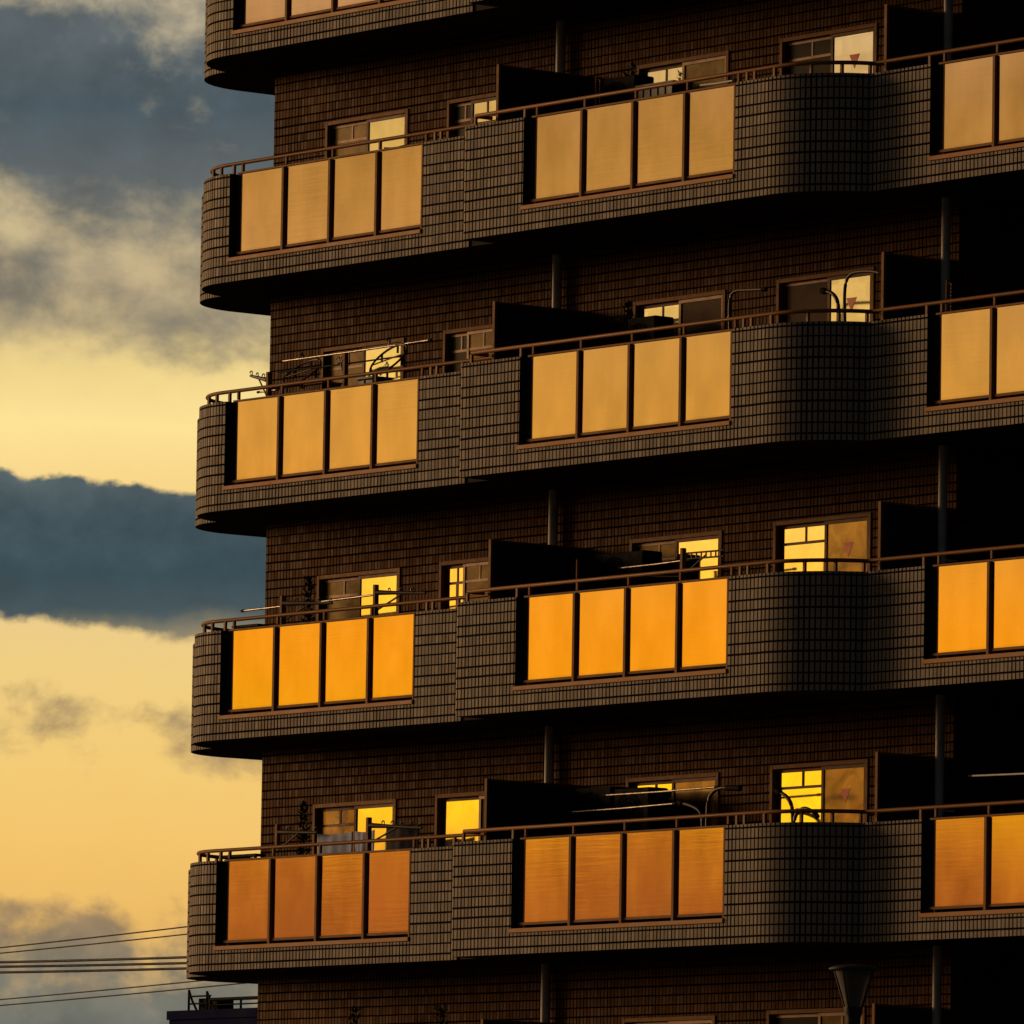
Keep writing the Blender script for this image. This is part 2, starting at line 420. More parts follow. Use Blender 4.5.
def balcony(z, kind):
    """one unit's balcony: tiled parapet (with its opening), slab, bronze sill, glass panels, panel frame, handrail"""
    bm = B()
    if kind == 0:
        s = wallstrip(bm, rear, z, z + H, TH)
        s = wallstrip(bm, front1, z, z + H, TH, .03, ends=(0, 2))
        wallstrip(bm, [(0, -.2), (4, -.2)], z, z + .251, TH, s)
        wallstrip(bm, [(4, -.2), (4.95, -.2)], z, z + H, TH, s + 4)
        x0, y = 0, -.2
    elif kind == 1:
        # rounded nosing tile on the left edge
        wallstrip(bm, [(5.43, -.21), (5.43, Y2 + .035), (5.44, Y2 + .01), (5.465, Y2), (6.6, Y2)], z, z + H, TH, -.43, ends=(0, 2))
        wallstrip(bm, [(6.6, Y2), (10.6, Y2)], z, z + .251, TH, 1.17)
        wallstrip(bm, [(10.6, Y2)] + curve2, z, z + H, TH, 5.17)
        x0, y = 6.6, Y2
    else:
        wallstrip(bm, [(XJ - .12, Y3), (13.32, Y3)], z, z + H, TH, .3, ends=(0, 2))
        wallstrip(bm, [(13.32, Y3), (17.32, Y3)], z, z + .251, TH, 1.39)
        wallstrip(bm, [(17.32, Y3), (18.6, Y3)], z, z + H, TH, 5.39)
        x0, y = 13.32, Y3
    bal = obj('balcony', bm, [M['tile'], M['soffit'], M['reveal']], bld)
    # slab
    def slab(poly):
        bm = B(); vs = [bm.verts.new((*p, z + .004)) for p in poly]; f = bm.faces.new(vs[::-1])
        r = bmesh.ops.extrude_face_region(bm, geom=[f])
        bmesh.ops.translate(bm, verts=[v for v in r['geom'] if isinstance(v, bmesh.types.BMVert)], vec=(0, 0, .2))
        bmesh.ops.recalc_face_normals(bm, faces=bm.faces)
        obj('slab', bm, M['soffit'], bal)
    e = .02
    if kind == 0:
        slab(offset(front1[:-1], e) + [(5.44, -.2 + e), (5.44, YW - .004), (XL - .004, YW - .004), (XL - .004, 2.98)])
        slab(offset(rear[:-1], e) + [(-1.37 + e, .9), (-1.345 , 1.3), (-1.345, 3.004), (XL - .004, 3.004), (XL - .004, 7.4), (-2.4, 7.4)])
    elif kind == 1:
        slab([(5.445, Y2 + e)] + offset([(5.46, Y2)] + curve2, e)[1:] + [(XJ - .05, YW - .004), (5.445, YW - .004)])
    else:
        slab([(XJ - .04, Y3 + e), (18.58, Y3 + e), (18.58, YW + 3.9), (XR + .01, YW + 3.9), (XR + .01, YW - .004), (XJ - .04, YW - .004)])
    # sill cap
    bm = B(); box(bm, x0 - .015, x0 + 4.0 - .004, y - .018, y + .16, z + .2535, z + .305)
    obj('sill', bm, M['sill'], bal, bevel=.004)
    # frame: bottom rail, top rail, posts up to the handrail
    gy = y + .08                                 # glass plane; an added dark strip stands for the reveal's shade at left
    bm = B()
    box(bm, x0 + .08, x0 + 3.98, gy - .022, gy + .03, z + .345, z + .378)
    box(bm, x0 + .08, x0 + 3.98, gy - .024, gy + .026, z + H - .012, z + H + .012)
    for i in range(5):
        b = x0 + .12 + .97 * i; a = b - .045
        if i == 0: a, b = x0 + .125, x0 + .168
        if i == 4: a, b = x0 + 3.93, x0 + 3.975
        box(bm, a, b, gy - (.046 if i else .004), gy + .028, z + .306, z + H - .013)
        box(bm, (a + b) / 2 - .017, (a + b) / 2 + .017, gy - .001, gy + .033, z + H + .021, z + 1.5)
    obj('panel_frame', bm, M['bronze'], bal, bevel=.003)
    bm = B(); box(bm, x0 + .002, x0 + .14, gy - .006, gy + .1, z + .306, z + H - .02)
    obj('reveal_shade_strip', bm, M['reveal'], bal)
    for i in range(4):
        bm = B(); box(bm, x0 + .12 + .97 * i + (.002 if i else .049), x0 + .12 + .97 * i + (.923 if i < 3 else .9), gy - .005, gy + .005, z + .372, z + H - .006)
        # pivot at the bottom centre so each pane hangs with its own slight tilt
        g = obj('glass_panel', bm, M['panel'], bal)
        cx = Vector((x0 + .6 + .97 * i, gy, z + .372)) - bld.location
        me = g.data; me.transform(Matrix.Translation(-cx)); g.location = cx
        g.rotation_euler = (R(max(-.1, min(.1, random.gauss(0, .07)))), 0, R(random.gauss(0, .12)))
    # handrail with its posts
    zr = z + 1.515
    bm = B()
    if kind == 0:
        pth = [(-1.24, 3.0), (-1.24, .95)] + arc(-.19, .95, 1.05, 180, 270)[1:] + [(5.4, -.1)]
        posts = [(-.19 + 1.05 * cos(R(a)), .95 + 1.05 * sin(R(a))) for a in (195, 222, 246, 262)] + [(-.05, -.1), (4.12, -.1), (4.24, -.1), (4.75, -.1)]
    elif kind == 1:
        pth = [(5.5, -.3), (5.5, -.54), (5.53, -.564), (11.22, -.564)] + arc(11.22, .486, 1.05, -90, -16)[1:]
        posts = [(5.5, -.545), (6.5, -.564), (10.7, -.564), (10.84, -.564), (11.2, -.564)] + [(11.22 + 1.05 * cos(R(a)), .486 + 1.05 * sin(R(a))) for a in (-62, -42, -24)]
    else:
        pth = [(12.15, .1), (18.5, .1)]
        posts = [(12.42, .1), (13.2, .1), (17.4, .1)]
    tube(bm, path_z(pth, zr), .024, 10)
    for px, py in posts: box(bm, px - .017, px + .017, py - .017, py + .017, z + H - .01, zr - .015)
    obj('handrail', bm, M['rail'], bal)
    return bal

protos = [balcony(ZB[1], k) for k in range(3)]
for kk, z in enumerate(ZB):
    if kk == 1: continue
    for p in protos:
        c = copy_tree(p, bld); c.location.z += z - ZB[1]
        for g in c.children:
            if g.name.startswith('glass_panel'):
                g.rotation_euler = (R(max(-.1, min(.1, random.gauss(0, .07)))), 0, R(random.gauss(0, .12)))

# partitions between the flats and drain pipes
for z in ZB:
    for x, y0, pt in ((5.64, -.33, 2.16), (12.29, .19, 2.21)):
        bm = B()
        box(bm, x - .012, x + .012, y0 + .035, YW - .003, z + .3, z + pt - .025)
        p = obj('partition_panel', bm, M['partition'], bld)
        bm = B()
        box(bm, x - .022, x + .022, y0, y0 + .034, z + .206, z + pt)
        box(bm, x - .016, x + .016, y0 + .036, YW - .003, z + pt - .023, z + pt - .002)
        obj('frame', bm, M['bronze'], p)
    zt = z + 2.9
    for x, y in ((5.1, 1.06), (12.49, .98)):
        bm = B()
        tube(bm, [(x, y, z + .205), (x, y, zt + .002)], .054, 14)
        box(bm, x - .07, x + .07, y - .01, y + .17 if y < 1 else y + .088, z + 1.55, z + 1.575)
        obj('drain_pipe', bm, M['pipe'], bld)

# ------------------------------------------------------------------ things on the balconies
PG = 'laundry poles laid across the balconies'
def pole(label, x0, z0, x1, z1, y, y1=None, r=.014, mat='steel'):
    y1 = y if y1 is None else y1
    t = thing('laundry_pole', label, 'laundry pole', ((x0 + x1) / 2, y, z0), PG)
    a, b = Vector((x0, y, z0)), Vector((x1, y1, z1)); d = (b - a).normalized()
    bm = B(); tube(bm, [a, (a + b) / 2 - Vector((0, 0, .006)), b], r, 8); obj('rod', bm, M[mat], t)
    for e, s in ((a, -1), (b, 1)):
        bm = B(); tube(bm, [e - d * .04 * s, e + d * .012 * s], r * 1.35, 8); obj('end_cap', bm, M['dark'], t)

pole('upper long steel laundry pole before the left window, third row from the bottom', .28, 14.54, 3.38, 14.56, .45)
pole('lower thin laundry pole passing the dark ring hanger, third row from the bottom', .4, 14.39, 2.9, 14.385, .35, r=.011, mat='dark')
pole('short rod sticking out under the handrail beside the sky, third row from the bottom', .14, 14.14, .56, 14.14, .2, r=.012)
pole('laundry pole poking out left past the building corner, second balcony row from the bottom', -.38, 11.41, 2.42, 11.45, .4)
pole('upper short laundry pole before the dark centre window, second row from the bottom', 7.25, 11.48, 8.6, 11.5, .4, r=.013)
pole('lower short laundry pole before the dark centre window, second row from the bottom', 7.62, 11.37, 8.4, 11.31, .4, r=.01, mat='dark')
pole('upper shiny laundry pole crossing the orange centre window, lowest balcony row', 6.99, 8.76, 9.13, 8.77, .42)
pole('lower shiny laundry pole ending at the centre window post, lowest balcony row', 6.42, 8.58, 8.42, 8.6, .36)
pole('white laundry pole in the black recess at the right edge, lowest balcony row', 13.46, 8.72, 15.4, 8.70, .6, r=.012, mat='white')
pole('white laundry pole lying low behind the rail, topmost centre balcony', 8.72, 17.16, 9.42, 17.15, .3, r=.013, mat='white')

BG = 'laundry pole brackets on the balcony rails'
def bracket(label, x, z0, z1, y, dx, dz, arm_y=0.0, hooks=4, holes=False):
    """upright on the rail with a flat arm carrying hooks"""
    t = thing('laundry_bracket', label, 'laundry bracket', (x, y, z0), BG)
    bm = B(); box(bm, x - .025, x + .025, y - .03, y + .03, z0, z1); obj('upright', bm, M['bronze'], t, bevel=.005)
    a = Vector((x + .026 * (1 if dx > 0 else -1), y, z1 - .1)); b = Vector((x + dx, y + arm_y, z1 - .1 + dz)); d = b - a
    bm = B()
    if holes:
        for o in (.035, -.035): tube(bm, [a + Vector((0, 0, o)), b + Vector((0, 0, o))], .012, 6)
        for i in range(8):
            q = a + d * (.06 + i / 8.2); tube(bm, [q + Vector((0, 0, -.034)), q + Vector((0, 0, .034))], .01, 6)
    else:
        tube(bm, [a, a + d * .3 , b], .034, 8, .017)
    tube(bm, [a + Vector((0, 0, -.22)), a + d * .55], .012, 6)
    obj('arm', bm, M['bracket'], t)
    for i in range(hooks):
        q = a + d * (.25 + .72 * i / max(1, hooks - 1))
        s = random.uniform(.7, 1.2)
        bm = B()
        tube(bm, [q + Vector((.03 * s * cos(c) , 0, .035 + .032 * s * sin(c))) for c in [R(v) for v in range(-60, 200, 40)]], .008, 6)
        obj('hook', bm, M['bracket'], t)

bracket('dark bracket arm with hooks reaching left against the sky, third row from the bottom', .5, 14.06, 14.36, .1, -.66, .12, .2, 3)
bracket('thin dark bracket arm in front of the left window glass, third row from the bottom', 2.1, 14.02, 14.47, .1, -.62, .06, .35, 2)
bracket('left upright bracket with a dark hooked arm, second row from the bottom at the corner', .88, 11.0, 11.51, .1, .9, -.04, .1, 4)
bracket('right upright bracket before the bright corner window, second row from the bottom', 2.81, 11.1, 11.53, .1, .88, -.05, .1, 4)
bracket('bracket with a perforated arm across the bright centre window, second row from the bottom', 8.82, 11.2, 11.6, .1, .7, .0, .05, 0, True)
bracket('bracket near the building corner left of the tall potted plant, lowest balcony row', .6, 8.38, 8.66, .3, .75, -.03, .05, 3)
bracket('upright bracket with a dark arm hung with pegs before the bright corner window, lowest row', 2.62, 8.24, 8.66, .2, .95, -.06, .1, 5)
tag_p = thing('metal_stake', 'plain upright metal stake behind the centre glass panels, second row from the bottom', 'stake', (6.82, .1, 11.0))
bm = B(); tube(bm, [(6.82, .1, 11.0), (6.82, .1, 11.58)], .022, 8); obj('stem', bm, M['bronze'], tag_p)
bm = B(); tube(bm, [(6.82, .1, 11.581), (6.82, .1, 11.60)], .027, 8); obj('end_cap', bm, M['dark'], tag_p)

CG = 'curved drying rods on the balcony rails'
def carm(label, pts, y, r=.02, tip=None):
    """bent tube arm, smoothed through pts in the x-z plane"""
    P = [Vector((a, y, b)) for a, b in pts]; out = []
    for i in range(len(P) - 1):
        p0, p1, p2, p3 = P[max(i - 1, 0)], P[i], P[i + 1], P[min(i + 2, len(P) - 1)]
        for s in range(6):
            u = s / 6
            out.append(.5 * ((2 * p1) + (p2 - p0) * u + (2 * p0 - 5 * p1 + 4 * p2 - p3) * u * u + (3 * p1 - p0 - 3 * p2 + p3) * u ** 3))
    out.append(P[-1])
    t = thing('bent_drying_rod', label, 'drying rod', tuple(P[0]), CG)
    bm = B(); tube(bm, out, r, 8); obj('bent_tube', bm, M['bracket'], t)
    bm = B(); d = (out[-1] - out[-2]).normalized(); tube(bm, [out[-1] - d * .05, out[-1] + d * (tip or .02)], r * 1.6, 8); obj('grip', bm, M['black'], t)

carm('bent grey rod rising beside the maroon centre window, third row from the bottom', [(9.39, 14.1), (9.38, 14.5), (9.46, 14.62), (9.7, 14.62), (10.03, 14.6)], .3, .018)
carm('small hooked rod in front of the maroon right-hand pane, third row from the bottom', [(11.37, 14.0), (11.37, 14.3), (11.27, 14.44), (11.09, 14.49)], .3, .024)
carm('tall hooked rod arching across the bright right-hand window, third row from the bottom', [(11.5, 14.0), (11.49, 14.48), (11.6, 14.64), (11.9, 14.65), (12.17, 14.6)], .3, .02)
carm('tall bent rod with a grip right of the orange centre window, lowest row', [(9.09, 8.2), (9.11, 8.58), (9.2, 8.7), (9.34, 8.74), (9.5, 8.735)], .3, .022, .2)
carm('low drooping rod across the orange centre window, lowest row', [(9.02, 8.25), (8.98, 8.46), (8.81, 8.55), (8.58, 8.6)], .3, .024)
carm('tall hooked rod against the bright yellow right-hand pane, lowest row', [(10.56, 8.2), (10.53, 8.47), (10.43, 8.6), (10.27, 8.67)], .4, .024, .04)
carm('low curved rod at the foot of the yellow right-hand pane, lowest row', [(10.67, 8.2), (10.73, 8.37), (10.86, 8.44), (11.02, 8.4), (11.1, 8.34)], .3, .022)

def ring_hanger(label, cx, cz, y, rx, rz, tilt):
    t = thing('peg_hanger', label, 'peg hanger', (cx, y, cz), 'round peg hangers on the laundry poles')
    pts = [(cx + rx * cos(R(a)), y + .12 * sin(R(a)), cz + rz * sin(R(a)) + tilt * cos(R(a))) for a in range(0, 361, 15)]
    bm = B(); tube(bm, pts, .014, 6); tube(bm, [(cx - rx, y, cz - tilt), (cx + rx, y, cz + tilt)], .009, 6); obj('ring', bm, M['bracket'], t)
    bm = B(); tube(bm, [(cx, y, cz + rz), (cx + .03, y, cz + rz + .05), (cx, y, cz + rz + .09), (cx - .04, y, cz + rz + .05)], .012, 6); obj('hook', bm, M['bracket'], t)
    for i in range(7):
        a = R(i * 51 + 190); q = Vector((cx + rx * cos(a), y + .12 * sin(a), cz + rz * sin(a) + tilt * cos(a)))
        bm = B(); box(bm, q.x - .014, q.x + .014, q.y - .008, q.y + .008, q.z - random.uniform(.06, .11), q.z); obj('peg', bm, M['black'], t)
ring_hanger('left dark ring hanger with pegs above the handrail, third row from the bottom', .66, 14.38, .5, .36, .15, .04)
ring_hanger('right dark ring hanger against the bright window pane, third row from the bottom', 2.72, 14.36, .3, .34, .18, .05)

# plants
def plant(label, x, y, z0, z1, w, n, name='potted_plant'):
    t = thing(name, label, 'plant', (x, y, z0), 'potted plants on the balconies')
    hp = min(.28, (z1 - z0) * .3)
    bm = B(); lathe(bm, (x, y, z0), [(.09, 0), (.13, hp * .9), (.14, hp * .9), (.14, hp), (.11, hp)], 18); obj('pot', bm, M['soil'], t)
    bm = B(); tube(bm, [(x, y, z0 + hp - .01), (x + .01, y, (z0 + z1) / 2), (x, y, z1 - .05)], .012, 6, .005); obj('stem', bm, M['dark'], t)
    bm = B(); hh = z1 - z0 - hp
    for i in range(n):
        f = random.random(); r = w * (1 - .75 * f) * math.sqrt(random.random()); a = random.uniform(0, 2 * PI)
        c = Vector((x + r * cos(a), y + r * sin(a), z0 + hp + .03 + hh * f))
        d = Vector((cos(a) * .5, sin(a) * .5, random.uniform(.2, 1))).normalized() * random.uniform(.05, .1)
        s = Vector((-sin(a), cos(a), random.uniform(-.5, .5))).normalized() * random.uniform(.012, .025)
        bm.faces.new([bm.verts.new(q) for q in (c, c + d * .5 + s, c + d, c + d * .5 - s)])
    obj('foliage', bm, M['leaf'], t)
plant('tall slim potted plant left of the screened corner window, second row from the bottom', .34, .9, 10.0, 11.78, .13, 420)
plant('tall slim potted plant left of the lit corner window, lowest balcony row', .34, .9, 7.1, 8.92, .13, 420)
plant('dark bushy plant behind the centre rail, topmost full balcony', 6.84, .8, 16.0, 17.6, .2, 300)
plant('dark bushy plant beside the boxy unit, third row from the bottom', 6.94, .7, 13.0, 14.7, .2, 320)
plant('small plant silhouette against the tiles left of centre, very bottom of the picture', 1.67, .75, 5.0, 6.33, .16, 200)
plant('small bushy plant silhouette under the lowest balcony, nearer the drain pipe', 3.44, .75, 5.0, 6.3, .17, 240)

# boxy units: outdoor air-conditioning units on racks
def ac_unit(label, x0, x1, y, z0, z1, zf):
    t = thing('air_conditioner', label, 'air conditioner', ((x0 + x1) / 2, y, zf), 'outdoor air conditioners on racks')
    bm = B(); box(bm, x0, x1, y, y + .3, z0, z1); obj('casing', bm, M['black'], t, bevel=.02)
    cx, cz, r = x0 + (x1 - x0) * .4, (z0 + z1) / 2, min(z1 - z0, x1 - x0) * .4
    bm = B()
    for i in range(1, 6):
        tube(bm, [(cx + r * i / 5 * cos(R(a)), y - .012, cz + r * i / 5 * sin(R(a))) for a in range(0, 361, 20)], .006, 5)
    for a in (0, 45, 90, 135):
        tube(bm, [(cx - r * cos(R(a)), y - .018, cz - r * sin(R(a))), (cx + r * cos(R(a)), y - .018, cz + r * sin(R(a)))], .006, 5)
    obj('fan_grille', bm, M['black'], t)
    bm = B()
    for px in (x0 + .04, x1 - .04):
        for py in (y + .03, y + .27): box(bm, px - .015, px + .015, py - .015, py + .015, zf, z0)
    box(bm, x0, x1, y - .005, y + .305, z0 - .03, z0 - .002)
    obj('rack', bm, M['dark'], t)
ac_unit('large dark boxy unit in front of the yellow centre window, lowest balcony row', 6.93, 7.6, .62, 8.2, 8.85, 7.03)
ac_unit('dark boxy unit in front of the cream centre window, third row from the bottom', 7.05, 7.58, .62, 13.95, 14.53, 12.83)
ac_unit('shadowy boxy unit right of the partition, topmost full balcony', 6.5, 7.13, .62, 16.9, 17.5, 15.73)
ac_unit('shadowy boxy unit right of the partition, lowest balcony row', 6.05, 6.75, .72, 8.3, 8.9, 7.03)
ac_unit('shadowy boxy unit right of the partition, second row from the bottom', 6.35, 7.3, .72, 11.2, 11.72, 9.93)

def crate(label, x0, x1, y, z0, z1, mat, slats, cat='crate'):
    t = thing('storage_crate', label, cat, ((x0 + x1) / 2, y, z0))
    bm = B(); box(bm, x0, x1, y + .012, y + .3, z0, z1); obj('body', bm, M['black'], t)
    bm = B(); n = slats; w = (x1 - x0) / n
    for i in range(n): box(bm, x0 + i * w + w * .12, x0 + (i + 1) * w - w * .12, y, y + .01, z0 + .01, z1 - .02)
    obj('slat_front', bm, M[mat], t)
    bm = B(); box(bm, x0 - .012, x1 + .012, y - .008, y + .31, z1 + .001, z1 + .025); obj('lid', bm, M[mat], t)
crate('row of bluish upright slats low in the cream centre window, topmost full balcony', 7.3, 8.0, .5, 16.7, 17.3, 'teal', 5)
crate('small slatted basket behind the handrail left of the window, third row from the bottom', .8, 1.22, .4, 13.7, 14.19, 'bronze', 8, 'basket')
crate('small blue box hanging low before the left window, third row from the bottom', 2.02, 2.36, .34, 13.8, 14.16, 'blue', 2, 'box')

# cloths over the lowest balcony's poles
def cloth(label, x0, x1, y, z0, z1, mat, name='blanket', cat='blanket', ragged=0.0):
    bm = B(); nx, nz = 26, 14; g = []
    for i in range(nx + 1):
        col_ = []
        for j in range(nz + 1):
            u, v = i / nx, j / nz
            fold = .012 * sin(u * 9 + 2 * v) * (.3 + v) + .004 * sin(u * 23 + 1)
            zz = z1 - (z1 - z0 + ragged * (sin(u * 9) * .5 + sin(u * 23) * .35)) * v - .02 * sin(PI * u)
            col_.append(bm.verts.new((x0 + (x1 - x0) * u, y + fold, zz)))
        g.append(col_)
    for i in range(nx):
        for j in range(nz): bm.faces.new((g[i][j], g[i][j + 1], g[i + 1][j + 1], g[i + 1][j]))
    r = bmesh.ops.extrude_face_region(bm, geom=bm.faces[:])
    bmesh.ops.translate(bm, verts=[v for v in r['geom'] if isinstance(v, bmesh.types.BMVert)], vec=(0, .012, 0))
    o = obj(name, bm, M[mat], None, True)
    return tag(o, label, cat)
cloth('pale blue-grey blanket hung over the rail below the lit corner window', 1.26, 2.0, .42, 7.9, 8.52, 'cloth')
cloth('small grey towel hung right of the blue-grey blanket', 2.04, 2.44, .42, 8.05, 8.525, 'cloth', 'towel', 'towel')
cloth('dark garment hung before the lit corner window on the lowest balcony', 2.68, 3.35, .42, 8.0, 8.56, 'clothdark', 'hanging_garment', 'garment', .1)
cloth('dark cloth slung across the bright left window of the topmost full balcony', 2.28, 2.78, .5, 16.7, 17.08, 'clothdark', 'hanging_cloth', 'cloth', .1)

# small dark shelf by the corner rail on the two lower balconies
def rack(label, x0, x1, y, z, zf):
    t = thing('flower_rack', label, 'shelf', (x0, y, zf), 'narrow shelves by the corner rail')
    bm = B(); box(bm, x0, x1, y, y + .16, z - .03, z); obj('shelf', bm, M['dark'], t)
    for px in (x0 + .02, x1 - .05):
        for py in (y + .01, y + .12): 
            bm = B(); box(bm, px, px + .03, py, py + .03, zf, z - .031); obj('leg', bm, M['dark'], t)
rack('narrow dark shelf end showing by the corner handrail, lowest balcony row', -.5, .3, .18, 8.30, 7.03)
rack('narrow dark shelf end showing by the corner handrail, second row from the bottom', -.3, .25, .18, 11.2, 9.93)

# thin upright poles with chains on the right of partitions
for x, y, z0, z1, lab in ((6.78, .3, 15.8, 17.47, 'thin upright pole with a hanging chain right of the partition, topmost full balcony'),
                          (13.08, .5, 12.9, 14.46, 'thin upright pole with a hanging chain right of the thick drain pipe, third row')):
    t = thing('upright_pole', lab, 'pole', (x, y, z0), 'upright poles with chains')
    bm = B(); tube(bm, [(x, y, z0), (x, y, z1)], .017, 8); obj('rod', bm, M['bronze'], t)
    bm = B()
    for i in range(14):
        zc = z1 - .06 - i * .042; box(bm, x + .07 - .008, x + .07 + .008, y - .006, y + .006, zc - .014, zc + .014)
    tube(bm, [(x, y, z1 - .02), (x + .07, y, z1 - .045)], .006, 5)
    obj('chain', bm, M['bronze'], t)

# ------------------------------------------------------------------ street lamp in front
lx, ly = 19.25, -6.0
t = thing('street_lamp', 'unlit street lamp with a dark tapered glass head on a slim pole', 'street lamp', (lx, ly, 0))
bm = B(); lathe(bm, (lx, ly, 0), [(.16, 0), (.16, .25), (.095, .3), (.075, 3), (.055, 5.46), (.075, 5.5), (.075, 5.56), (.095, 5.62), (.1, 5.68)], 24); obj('pole', bm, M['lampmetal'], t)
bm = B(); lathe(bm, (lx, ly, 0), [(.085, 5.681), (.12, 5.82), (.165, 5.97), (.195, 6.06)], 40); obj('lamp_glass', bm, M['lampglass'], t)
bm = B(); lathe(bm, (lx, ly, 0), [(.235, 6.061), (.262, 6.07), (.262, 6.085), (.23, 6.105), (.12, 6.122), (.02, 6.128)], 40); obj('lamp_cap', bm, M['lampmetal'], t)
for i in range(4):
    a = R(20 + 90 * i); bm = B()
    tube(bm, [(lx + .1 * cos(a), ly + .1 * sin(a), 5.67), (lx + .232 * cos(a), ly + .232 * sin(a), 6.066)], .012, 6); obj('lamp_rib', bm, M['lampmetal'], t)

# ------------------------------------------------------------------ blue building behind, bottom left
bx0, bx1, by0, by1, bt = -56.5, -40, 40, 52, 9.19
t = thing('blue_building', 'dark blue flat-roofed building low behind the apartment block with a roof railing', 'building', (-50, 46, 0))
bm = B(); box(bm, bx0, bx1, by0, by1, 0, bt - .18); box(bm, bx0 - .04, bx1 + .04, by0 - .04, by1 + .04, bt - .179, bt); obj('wall', bm, M['navy'], t)
bm = B()
for y in (by0 + .15,):
    tube(bm, [(bx0 + 1.2, y, bt + .21), (bx1, y, bt + .21)], .04, 6)
    tube(bm, [(bx0 + 1.2, y, bt + .1), (bx1, y, bt + .1)], .018, 6)
    for i in range(16): tube(bm, [(bx0 + 1.2 + i * 1.03, y, bt), (bx0 + 1.2 + i * 1.03, y, bt + .21)], .025, 6)
obj('roof_railing', bm, M['black'], t)
bm = B()
for o in (0.0, .62):
    tube(bm, [(bx0 + .25 + o, by0 + .3, bt), (bx0 + .25 + o, by0 + .3, bt + .44 - .07 * o)], .025, 6)
    tube(bm, [(bx0 + .25 + o, by0 + .3, bt + .42 - .07 * o), (bx0 + .36 + o, by0 + .3, bt + .22), (bx0 + .52 + o, by0 + .3, bt + .02)], .025, 6)
for q in (.15, .3): tube(bm, [(bx0 + .25, by0 + .3, bt + q), (bx0 + 1.0, by0 + .3, bt + q)], .02, 6)
obj('roof_ladder', bm, M['black'], t)
bm = B(); box(bm, bx0 + .45, bx0 + 1.1, by0 + .4, by0 + .8, bt + .01, bt + .26); obj('roof_hatch', bm, M['black'], t)

# ------------------------------------------------------------------ overhead cables
WG = 'overhead cables strung across the sky at bottom left'
labs = ['highest of the thin overhead cables, sloping up towards the building', 'second thin overhead cable, just under the highest one',
        'topmost of the three thick dark overhead cables', 'middle of the three thick dark overhead cables', 'lowest of the three thick dark overhead cables',
        'thin overhead cable below the three thick ones, upper of the low pair', 'lowest thin overhead cable of all, just above the blue roof']
W = [((-48.16, 9.8), (-42.25, 10.01), .014), ((-48.15, 9.71), (-42.24, 9.89), .013), ((-48.15, 9.54), (-42.23, 9.47), .026), ((-48.14, 9.46), (-42.23, 9.37), .026),
     ((-48.14, 9.36), (-42.22, 9.28), .026), ((-48.12, 8.89), (-42.22, 9.07), .013), ((-48.12, 8.79), (-42.21, 8.96), .013)]
for i, (((xa, za), (xb, zb2), r), lb) in enumerate(zip(W, labs)):
    sl = (zb2 - za) / (xb - xa); pts = []
    for k in range(41):
        x = -68 + k; u = (x - xa) / (xb - xa)
        pts.append((x, 30 + .12 * i, za + (zb2 - za) * u + .0006 * (x - xa) * (x - xb)))
    bm = B(); tube(bm, pts, r, 6)
    tag(obj('overhead_cable', bm, M['wire']), lb, 'cable', WG)

# ------------------------------------------------------------------ ground
m, tt, bs = new_mat('asphalt')
tc = tt.node('ShaderNodeTexCoord').outputs['Object']
tt.put(bs.inputs['Base Color'], tt.mix(tt.noise(tc, .3, 8, .65), (.035, .034, .034, 1), (.07, .068, .065, 1)))
bs.inputs['Roughness'].default_value = .9
bm = B(); vs = [bm.verts.new(p) for p in ((-4000, -4000, 0), (4000, -4000, 0), (4000, 4000, 0), (-4000, 4000, 0))]; bm.faces.new(vs)
g = obj('ground', bm, m); g['kind'] = 'structure'

# ------------------------------------------------------------------ sky
w = bpy.data.worlds.new('World'); scene.world = w; w.use_nodes = True
t = NT(w.node_tree); bgn = w.node_tree.nodes['Background']
d = t.node('ShaderNodeTexCoord').outputs['Generated']
sp = t.node('ShaderNodeSeparateXYZ'); t.put(sp.inputs[0], d)
az = t.m('MULTIPLY', t.m('ARCTAN2', sp.outputs[1], sp.outputs[0]), 180 / PI)
az = t.m('MODULO', t.m('ADD', az, 720), 360)
el = t.m('MULTIPLY', t.m('ARCSINE', sp.outputs[2]), 180 / PI)
U = t.m('SUBTRACT', 145.3, az)
V = t.m('SUBTRACT', el, t.m('MULTIPLY', U, .022))
LO, HI = 1.5, 10.0
def tt_(v): return (v - LO) / (HI - LO)
q1 = t.vec(t.m('MULTIPLY', U, 1.0), t.m('MULTIPLY', el, 1.3), 3.1)
n1 = t.noise(q1, 1.75, 10, .56, .15)
q2 = t.vec(t.m('MULTIPLY', U, 1.0), t.m('MULTIPLY', el, 1.15), 8.7)
n2 = t.noise(q2, 2.6, 8, .56, .1)
n3 = t.noise(t.vec(t.m('MULTIPLY', U, .5), t.m('MULTIPLY', el, 2.2), 1.7), .8, 5, .5)
warp = t.m('MULTIPLY', t.m('SUBTRACT', n2, .5), .30)
Vw = t.m('ADD', V, warp)
clear = t.ramp(t.lin(Vw, LO, HI), [(tt_(v), srgb(*c)) for v, c in (
    (9.6, (222, 205, 170)), (8.7, (222, 203, 162)), (8.0, (200, 182, 146)), (7.4, (206, 186, 142)), (6.9, (200, 178, 136)), (6.45, (240, 212, 140)), (6.1, (254, 226, 150)),
    (5.7, (248, 214, 138)), (4.9, (236, 204, 138)), (4.5, (240, 206, 130)), (4.0, (244, 204, 120)), (3.4, (244, 196, 108)), (2.9, (236, 186, 102)), (2.5, (205, 170, 114)), (2.1, (150, 138, 112)))])
edge = t.m('ADD', t.m('ADD', V, t.m('MULTIPLY', U, .13)), t.m('MULTIPLY', t.m('SUBTRACT', n2, .5), .22))
